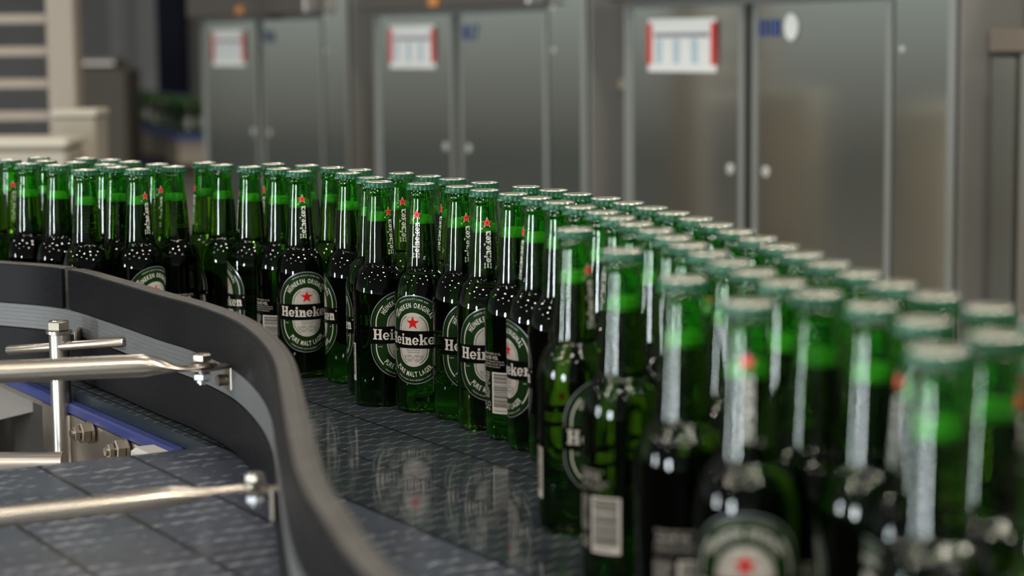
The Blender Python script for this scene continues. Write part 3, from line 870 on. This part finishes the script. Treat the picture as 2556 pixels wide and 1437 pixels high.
r2 = hw('support_rod', (-0.191, 1.512, 1.055), 'thinner blurred support rod, lower of the two, across the near belt')
pts = catmull([(-0.43, -0.012, -0.0425), (-0.30, -0.0119, -0.0295), (-0.20, -0.0118, -0.0195), (-0.12, -0.0112, -0.0115), (-0.075, -0.0100, -0.0070), (-0.045, -0.0072, -0.0035), (-0.025, -0.0035, -0.0010), (-0.010, -0.0005, 0.0), (0.0, 0, 0.0), (0.009, 0, 0.0)], 5)
fl = []
for p in pts:
    k = min(1, max(0, (p[0] + 0.065) / 0.045)); k = k * k * (3 - 2 * k); fl.append(((1 + 0.15 * k) * (1 if p[0] < 0.002 else 0.7), 1 - 0.80 * k))
b = MB(); b.tube(pts, 0.0078, 40, flat=fl); b.build('rod', M['steel_bright'], r2, smooth=True)
bolt_set(r2, 0.0, 0.0, 0.0018, -0.0055, 0.85)
b = MB(); b.box((0.009, 0.002, -0.0030), (0.030, 0.016, 0.0030), rz=0.15, bev=0.0008); b.box((0.0145, 0.0, -0.013), (0.004, 0.02, 0.024), rz=-0.1, bev=0.001); b.build('bracket', M['steel_dull'], r2)

p1 = hw('support_post', (-0.500, 2.28, 1.065), 'upright stainless post with hexagon bolt on top and thin cross pin')
b = MB(); b.tube([(0, 0, -0.20), (0, 0, -0.002), (0, 0, 0.0)], [0.0112, 0.0112, 0.0105], 32); b.build('post', M['steel'], p1, autosmooth=40)
b = MB(); b.tube([(0, 0, 0.0), (0, 0, 0.003)], 0.0145, 28); b.hexa((0, 0, 0.0085), (0, 0, 1), 0.0128, 0.0105); b.tube([(0, 0, 0.012), (0, 0, 0.0145)], 0.0085, 24); b.build('bolt_head', M['steel_bright'], p1, autosmooth=30)
b = MB(); b.tube([(-0.0695, 0.053, -0.0262), (-0.0685, 0.0525, -0.0261), (0.086, -0.0745, 0.0002), (0.0868, -0.0750, 0.0003)], [0.0042, 0.0052, 0.0052, 0.0042], 24); b.build('cross_pin', M['steel_bright'], p1, autosmooth=50)
b = MB(); b.box((0.0085, 0.070, -0.003), (0.023, 0.0035, 0.034), rz=-0.9, bev=0.001); b.box((0.012, 0.045, -0.010), (0.004, 0.052, 0.018), rz=0.1, bev=0.001); b.build('bracket', M['steel_dull'], p1)
b = MB(); b.box((0, 0, -0.21), (0.05, 0.05, 0.02), bev=0.002); b.box((0.0, 0.0, -0.64), (0.03, 0.03, 0.85)); b.build('post_base', M['steel_dull'], p1)

# ================================================================ bottles on the belt
POS = {
 'B0':(0.0151,2.0881), 'B1':(0.0412,2.035), 'B2':(0.0629,1.9799), 'B3':(0.0875,1.9213), 'B4':(0.1051,1.8642),
 'B5':(0.122,1.8075), 'B6':(0.1363,1.75), 'B7':(0.1504,1.6925), 'B8':(0.1607,1.6342), 'B9':(0.1711,1.5759),
 'B10':(0.18,1.5174), 'B11':(0.1881,1.4588), 'B12':(0.1964,1.4001), 'B13':(0.205,1.3416), 'B14':(0.2155,1.2828),
 'B15':(0.2253,1.2244), 'B16':(0.2381,1.1666), 'B17':(0.2557,1.11), 'M0':(0.0022,1.9904), 'M1':(0.0237,1.9353),
 'M2':(0.0432,1.8794), 'M3':(0.0604,1.8227), 'M4':(0.0776,1.7661), 'M5':(0.0882,1.7079), 'M6':(0.0987,1.6496),
 'M7':(0.1105,1.5916), 'M8':(0.1195,1.5331), 'M9':(0.1255,1.4742), 'M10':(0.1343,1.4157), 'M11':(0.1432,1.3571),
 'M12':(0.1516,1.2985), 'M13':(0.1624,1.2403), 'M14':(0.1743,1.1823), 'M15':(0.1956,1.1253), 'M16':(0.2114,1.0625),
 'M17':(0.2358,1.0065), 'K':(-0.2415,2.3799), 'L':(-0.2438,2.4919), 'M':(-0.209,2.4441), 'N':(-0.1739,2.3964),
 'O':(-0.1823,2.3378), 'Pp':(-0.1515,2.2557), 'Q':(-0.1387,2.1858), 'A':(-0.1221,2.326), 'B':(-0.0898,2.2689),
 'C':(-0.0625,2.2164), 'Dd':(-0.0275,2.1558), 'F':(-0.0926,2.1486), 'G':(-0.0518,2.1018), 'H':(-0.0261,2.0444),
 'F1':(0.0486,1.6056), 'F2':(0.0768,1.4385), 'F3':(0.1044,1.2627), 'F4':(0.1302,1.1428), 'F5':(0.1982,0.9608),
 's1':(-0.3776,2.5719), 's4':(-0.3494,2.5199), 's5':(-0.3098,2.4759), 's6':(-0.2883,2.5311), 's7':(-0.2707,2.4314),
 't1':(-0.4033,2.4953), 't2':(-0.4315,2.5474), 't3':(-0.4381,2.4473), 't4':(-0.4715,2.4962), 't6':(-0.4757,2.6065),
 't7':(-0.5096,2.655), 'u1':(-0.499,2.4437), 'u2':(-0.495,2.5505), 'u3':(-0.5541,2.5483), 'u4':(-0.5995,2.5863),
 'u5':(-0.5894,2.6447), 'u6':(-0.641,2.6737), 'x1':(0.2722,1.0532), 'x2':(0.2445,0.9239), 'x4':(-0.6163,2.7275),
 'x5':(-0.5439,2.6067), 'x6':(-0.6511,2.6154), 'x7':(-0.5498,2.6985),}
RT = dict(K=11, F=-21.5, O=-99, Pp=-115, Q=45, G=27, H=9, M0=108, M1=-72, M2=-128, F1=49, F2=108, F3=150, F4=-2, F5=170, M16=-66, M10=15, C=-66, A=3, B=160, t2=15, t3=36,
          u1=180, t1=176, s5=-87, s1=-70, s4=-112, s7=108, u6=10, u3=120, u4=140, t4=-125, M3=172, M4=150, N=-165, M=172, L=-160, Dd=120)
rr = random.Random(7)
ROWS = {
    'front': (['x6', 'u4', 'u3', 'u1', 't4', 't3', 't1', 's4', 's5', 's7', 'K', 'O', 'Pp', 'Q', 'F', 'G', 'H'], 'from left in the front row', 'bottles in the front row on the belt'),
    'rear': (['u6', 'x4', 'u5', 'x5', 'x7', 'u2', 't7', 't6', 't2', 's1', 's6', 'L', 'M', 'N', 'A', 'B', 'C', 'Dd'], 'from left in the rear row', 'bottles in the rear row on the belt'),
    'back': (['B%d' % i for i in range(18)] + ['x1'], 'along the rear row receding right of centre', 'rear line of bottles on the right'),
    'middle': (['M%d' % i for i in range(18)] + ['x2'], 'along the middle row right of centre', 'middle line of bottles on the right'),
    'near': (['F1', 'F2', 'F3', 'F4', 'F5'], 'of the five large near bottles, from left', 'large blurred bottles nearest the viewer'),
}
ORD = ['first', 'second', 'third', 'fourth', 'fifth', 'sixth', 'seventh', 'eighth', 'ninth', 'tenth', 'eleventh', 'twelfth', 'thirteenth', 'fourteenth', 'fifteenth', 'sixteenth', 'seventeenth', 'eighteenth', 'nineteenth']


def look(phi):
    a = (phi + 180) % 360 - 180
    if abs(a) < 25: return 'round label facing'
    if abs(a) < 80: return 'round label turned ' + ('right' if a > 0 else 'left')
    if 80 <= a <= 160: return 'barcode side facing'
    if -150 < a <= -80: return 'plain glass side facing'
    return 'back side facing'


for row, (names, where, group) in ROWS.items():
    for i, nm in enumerate(names):
        x, y = POS[nm]
        phi = RT[nm] if nm in RT else rr.choice((-170, -140, -120, -100, 95, 120, 150, 175, 60, -60))
        place_bottle(x, y, 1.0, math.radians(phi), 'green beer bottle, %s, %s %s' % (look(phi), ORD[i], where), group)

# ================================================================ stainless control cabinets
TH = 1.03378
CX, CY = -1.17208, 7.96
DW, STRIP, PITCH = 0.5257, 0.1992, 1.4344


def flat_text(st, x, z, size, y, bold=0.02, gap=0.16):
    mb = MB()
    for ch in st:
        V, F, w = char_mesh(ch, bold); mb.add([(x + a * size, y, z + c * size) for a, c in V], F); x += w * size + gap * size
    return mb


def cabinet(i, number, label):
    s0 = PITCH * i
    o = empty('control_cabinet', (CX + s0 * math.cos(TH), CY - s0 * math.sin(TH), 0), -TH)
    tag(o, label, 'cabinet', 'stainless cabinets in a row behind the bottles')
    Wd = 2 * DW + STRIP
    b = MB(); b.box((Wd / 2, 0.270, 0.90), (Wd, 0.50, 1.64), bev=0.002); b.box((Wd / 2, 0.28, 0.04), (Wd - 0.08, 0.44, 0.08))
    b.build('body', M['cab_side'], o)
    b = MB(); b.box((DW, 0.0185, 0.78), (0.03, 0.003, 1.37)); b.build('door_gap', M['cab_dark'], o)
    b = MB(); b.box((2 * DW + STRIP / 2 - 0.009, 0.014, 0.91), (STRIP - 0.026, 0.012, 1.60)); b.build('side_panel', M['cab'], o)
    b = MB(); b.box((Wd - 0.011, 0.005, 0.91), (0.022, 0.006, 1.60), bev=0.001); b.build('edge_trim', M['cab_edge'], o)
    b = MB(); b.box((0.007, 0.012, 0.78), (0.014, 0.016, 1.38), bev=0.001); b.build('edge_trim', M['cab_edge'], o)
    for zz in (1.356, 1.472):
        b = MB(); b.tube([(2 * DW + 0.028, 0.010, zz), (2 * DW + 0.028, 0.006, zz)], 0.007, 16); b.build('rivet', M['lock'], o)
    for k in (0, 1):
        x0 = 0.017 + (DW + 0.004) * k; x1 = DW - 0.013 if k == 0 else 2 * DW - 0.004
        xm = (x0 + x1) / 2
        b = MB(); b.box((xm, 0.013, 0.782), (x1 - x0, 0.010, 1.362))
        d = b.build('door', M['cab'], o)
        b = MB()
        for xe in (x0 + 0.010, x1 - 0.010):
            b = MB(); b.box((xe, 0.0075, 0.782), (0.018, 0.002, 1.358)); b.build('door_edge', M['cab_edge'], d)
        xl = x1 - 0.055 if k == 0 else x0 + 0.052
        b = MB(); b.tube([(xl, 0.010, 1.066), (xl, 0.0065, 1.066), (xl, 0.0050, 1.066)], [0.0135, 0.0135, 0.009], 24)
        b.build('lock', M['lock'], d, autosmooth=40)
        if k == 0:
            b = MB(); X0, X1, Z0, Z1 = 0.112, 0.405, 1.300, 1.434
            b.box(((X0 + X1) / 2, 0.0045, (Z0 + Z1) / 2), (X1 - X0, 0.004, Z1 - Z0), 0, bev=0.001)
            for xa in (X0 + 0.009, X1 - 0.009): b.box((xa, 0.002, (Z0 + Z1) / 2 + 0.004), (0.020, 0.0025, Z1 - Z0 - 0.030), 1)
            b.box(((X0 + X1) / 2, 0.002, Z1 - 0.041), (X1 - X0 - 0.056, 0.001, 0.012), 2)
            nx_ = 6
            for q in range(nx_):
                xa = X0 + 0.030 + (X1 - X0 - 0.06) * (q + 0.5) / nx_; b.box((xa, 0.002, Z0 + 0.052), ((X1 - X0 - 0.06) / nx_ - 0.012, 0.001, 0.060), 3 if q % 2 == 0 else 4)
            nt = b.build('notice', [M['paper'], M['notice_red'], M['notice_grey'], M['notice_blue'], M['paper']], d); nt['label'] = 'white notice with red side bars and small table'
        else:
            nm_ = flat_text(number, x0 + 0.025, 1.386, 0.044 if i == 2 else 0.047, 0.0055, 0.01, 0.22 if i == 2 else 0.30).build('number', M['number_blue'], d)
            if i == 2:
                b = MB(); pts_ = [(x0 + 0.150 + 0.026 * math.cos(2 * PI * q / 24), 1.408 + 0.032 * math.sin(2 * PI * q / 24)) for q in range(24)]
                b.add([(a, 0.004, c) for a, c in pts_] + [(a, 0.0068, c) for a, c in pts_], [tuple(range(24)), tuple(range(24, 48))[::-1]] + [(q, 24 + q, 24 + (q + 1) % 24, (q + 1) % 24) for q in range(24)])
                b.build('sticker', M['paper'], d, recalc=True)['label'] = 'white oval sticker'
    b = MB(); b.box((DW, -0.010, 1.556), (2 * DW - 0.01, 0.09, 0.150), bev=0.005); b.build('header', M['header'], o)
    b = MB(); b.box((DW - 0.01, -0.060, 1.500), (0.05, 0.012, 0.030), bev=0.003); b.build('indicator', M['orange'], o)['label'] = 'small orange indicator'
    return o


cabinet(0, '016', 'stainless double-door cabinet with white notice, smallest and farthest left of three')
cabinet(1, '017', 'stainless double-door cabinet with white notice, middle one of the three')
cabinet(2, '018', 'stainless double-door cabinet with white oval sticker, largest and rightmost of three')


def local_empty(name, label, cat):
    o = empty(name, (CX, CY, 0), -TH); tag(o, label, cat); return o


wp = local_empty('partition', 'dark metal filler panels with a pale ledge, seen in the gaps between the cabinets', 'partition')
for xa, xb in ((-0.17, -0.002), (2 * DW + STRIP + 0.002, PITCH - 0.002), (PITCH + 2 * DW + STRIP + 0.002, 2 * PITCH - 0.002)):
    b = MB(); b.box(((xa + xb) / 2, 0.14, 0.95), (xb - xa, 0.03, 1.9)); fp = b.build('filler_panel', M['brown'], wp)
    b = MB(); b.box(((xa + xb) / 2, 0.115, 1.262), (xb - xa, 0.022, 0.030), bev=0.004); b.build('ledge', M['beige'], fp)  # pale beige bar across each gap panel

mh = local_empty('machine_housing', 'steel machine housing at the right edge, beyond the largest cabinet', 'machine')
b = MB(); b.box((4.198, 0.28, 0.67), (0.145, 0.36, 1.34), bev=0.002); b.build('housing_panel', M['cab'], mh)
b = MB(); b.box((4.295, 0.22, 0.673), (0.048, 0.36, 1.346), bev=0.004); b.build('corner_post', M['post_grey'], mh)
b = MB(); b.box((4.28, 0.26, 1.372), (0.31, 0.34, 0.050), bev=0.004); b.build('top_ledge', M['ledge_brown'], mh)  # brown band across the top of the housing
b = MB(); b.box((4.22, 0.35, 1.65), (0.19, 0.3, 0.5)); b.build('upper_panel', M['header'], mh)
b = MB(); b.box((4.75, 0.30, 0.9), (0.80, 0.2, 1.8)); b.build('dark_side', M['dark'], mh)  # gap beyond the post, its shade put into the panel colour

# ================================================================ far left of the hall
g = empty('slatted_frame', (-1.272, 6.0, 0)); tag(g, 'beige upright frame with horizontal slats at the upper left edge', 'frame')
b = MB(); b.box((0, 0, 1.25), (0.082, 0.10, 2.5), bev=0.006); b.build('upright', M['beige'], g)
for zz in (1.181, 1.273, 1.365, 1.457, 1.549):
    b = MB(); b.box((-0.33, 0.02, zz), (0.60, 0.04, 0.030), bev=0.004); b.build('slat', M['beige'], g)
b = MB(); b.box((-0.62, 0, 1.25), (0.06, 0.08, 2.5)); b.build('upright', M['beige'], g)
g = empty('equipment_box', (-1.146, 5.58, 0)); tag(g, 'tall beige equipment box standing beside the slatted upright', 'box')
b = MB(); b.box((0, 0, 0.60), (0.112, 0.16, 1.19), bev=0.006); b.build('box_body', M['box'], g)
b = MB(); b.box((0, -0.004, 1.203), (0.122, 0.17, 0.020), bev=0.004); b.build('lid', M['beige_light'], g)
g = empty('equipment_box', (-1.27, 5.10, 0)); tag(g, 'low pale beige box at the left edge just behind the bottles', 'box')
b = MB(); b.box((0, 0, 0.57), (0.42, 0.20, 1.13), bev=0.01); b.build('box_body', M['box'], g)
b = MB(); b.box((0, -0.006, 1.148), (0.43, 0.21, 0.026), bev=0.008); b.build('lid', M['beige_light'], g)
g = empty('column', (-2.50, 15.6, 0)); tag(g, 'dark navy column left of the farthest cabinet', 'column')
b = MB(); b.box((0, 0, 2.5), (0.21, 0.21, 5.0), bev=0.01); b.build('shaft', M['navy'], g)
b = MB(); b.box((0, 0, 0.02), (0.4, 0.4, 0.04)); b.build('base_plate', M['navy'], g)
g = empty('machine_cabinet', (-2.62, 13.2, 0)); tag(g, 'dark olive machine behind the slatted frame, left of the far bottles', 'machine')
b = MB(); b.box((0, 0.3, 0.62), (0.40, 0.5, 1.24), bev=0.02); b.build('body', M['olive'], g)
b = MB(); b.box((-0.02, 0.3, 1.27), (0.30, 0.4, 0.06), bev=0.02); b.build('hood', M['header'], g)
g = empty('machine_cabinet', (-3.7, 20.6, 0)); tag(g, 'tall grey steel machine in the distance left of the navy column', 'machine')
b = MB(); b.box((0.1, 0.5, 1.6), (0.75, 0.6, 3.2), bev=0.02); b.build('body', M['wall'], g)
b = MB(); b.box((-0.05, 0.15, 1.7), (0.06, 0.1, 2.4), bev=0.01); b.build('upright', M['cab_edge'], g)

fc = empty('belt_conveyor', (-2.17, 14.0, 0.80), math.atan2(5.0, -1.55)); tag(fc, 'distant conveyor with blue belt carrying far bottles, left of the cabinets', 'conveyor')
b = MB(); b.box((2.4, 0, -0.012), (6.2, 0.34, 0.024)); b.build('belt', M['blue_belt'], fc)
b = MB(); b.box((2.4, 0, -0.10), (6.1, 0.30, 0.15)); b.build('frame_beam', M['beige'], fc)
b = MB(); b.box((2.4, 0.155, -0.24), (6.1, 0.03, 0.06)); b.box((2.4, -0.155, -0.24), (6.1, 0.03, 0.06)); b.build('lower_rail', M['blue'], fc)
for lx in (0.0, 1.6, 3.2, 4.8):
    b = MB(); b.box((lx, 0, -0.49), (0.05, 0.26, 0.62)); b.build('leg', M['beige'], fc)
ax = Vector((-1.55, 5.0, 0)).normalized(); ay = Vector((-ax.y, ax.x, 0))
for row in (0, 1):
    for i in range(22):
        p = Vector((-2.17, 14.0, 0.80)) + ax * (-0.4 + 0.066 * i * (1 + 0.06 * i) + 0.03 * row) + ay * (0.05 - 0.10 * row)
        place_bottle(p.x, p.y, p.z, rr.uniform(-PI, PI), 'small blurred green bottle on the distant conveyor left of the cabinets', 'distant bottles on the far conveyor')
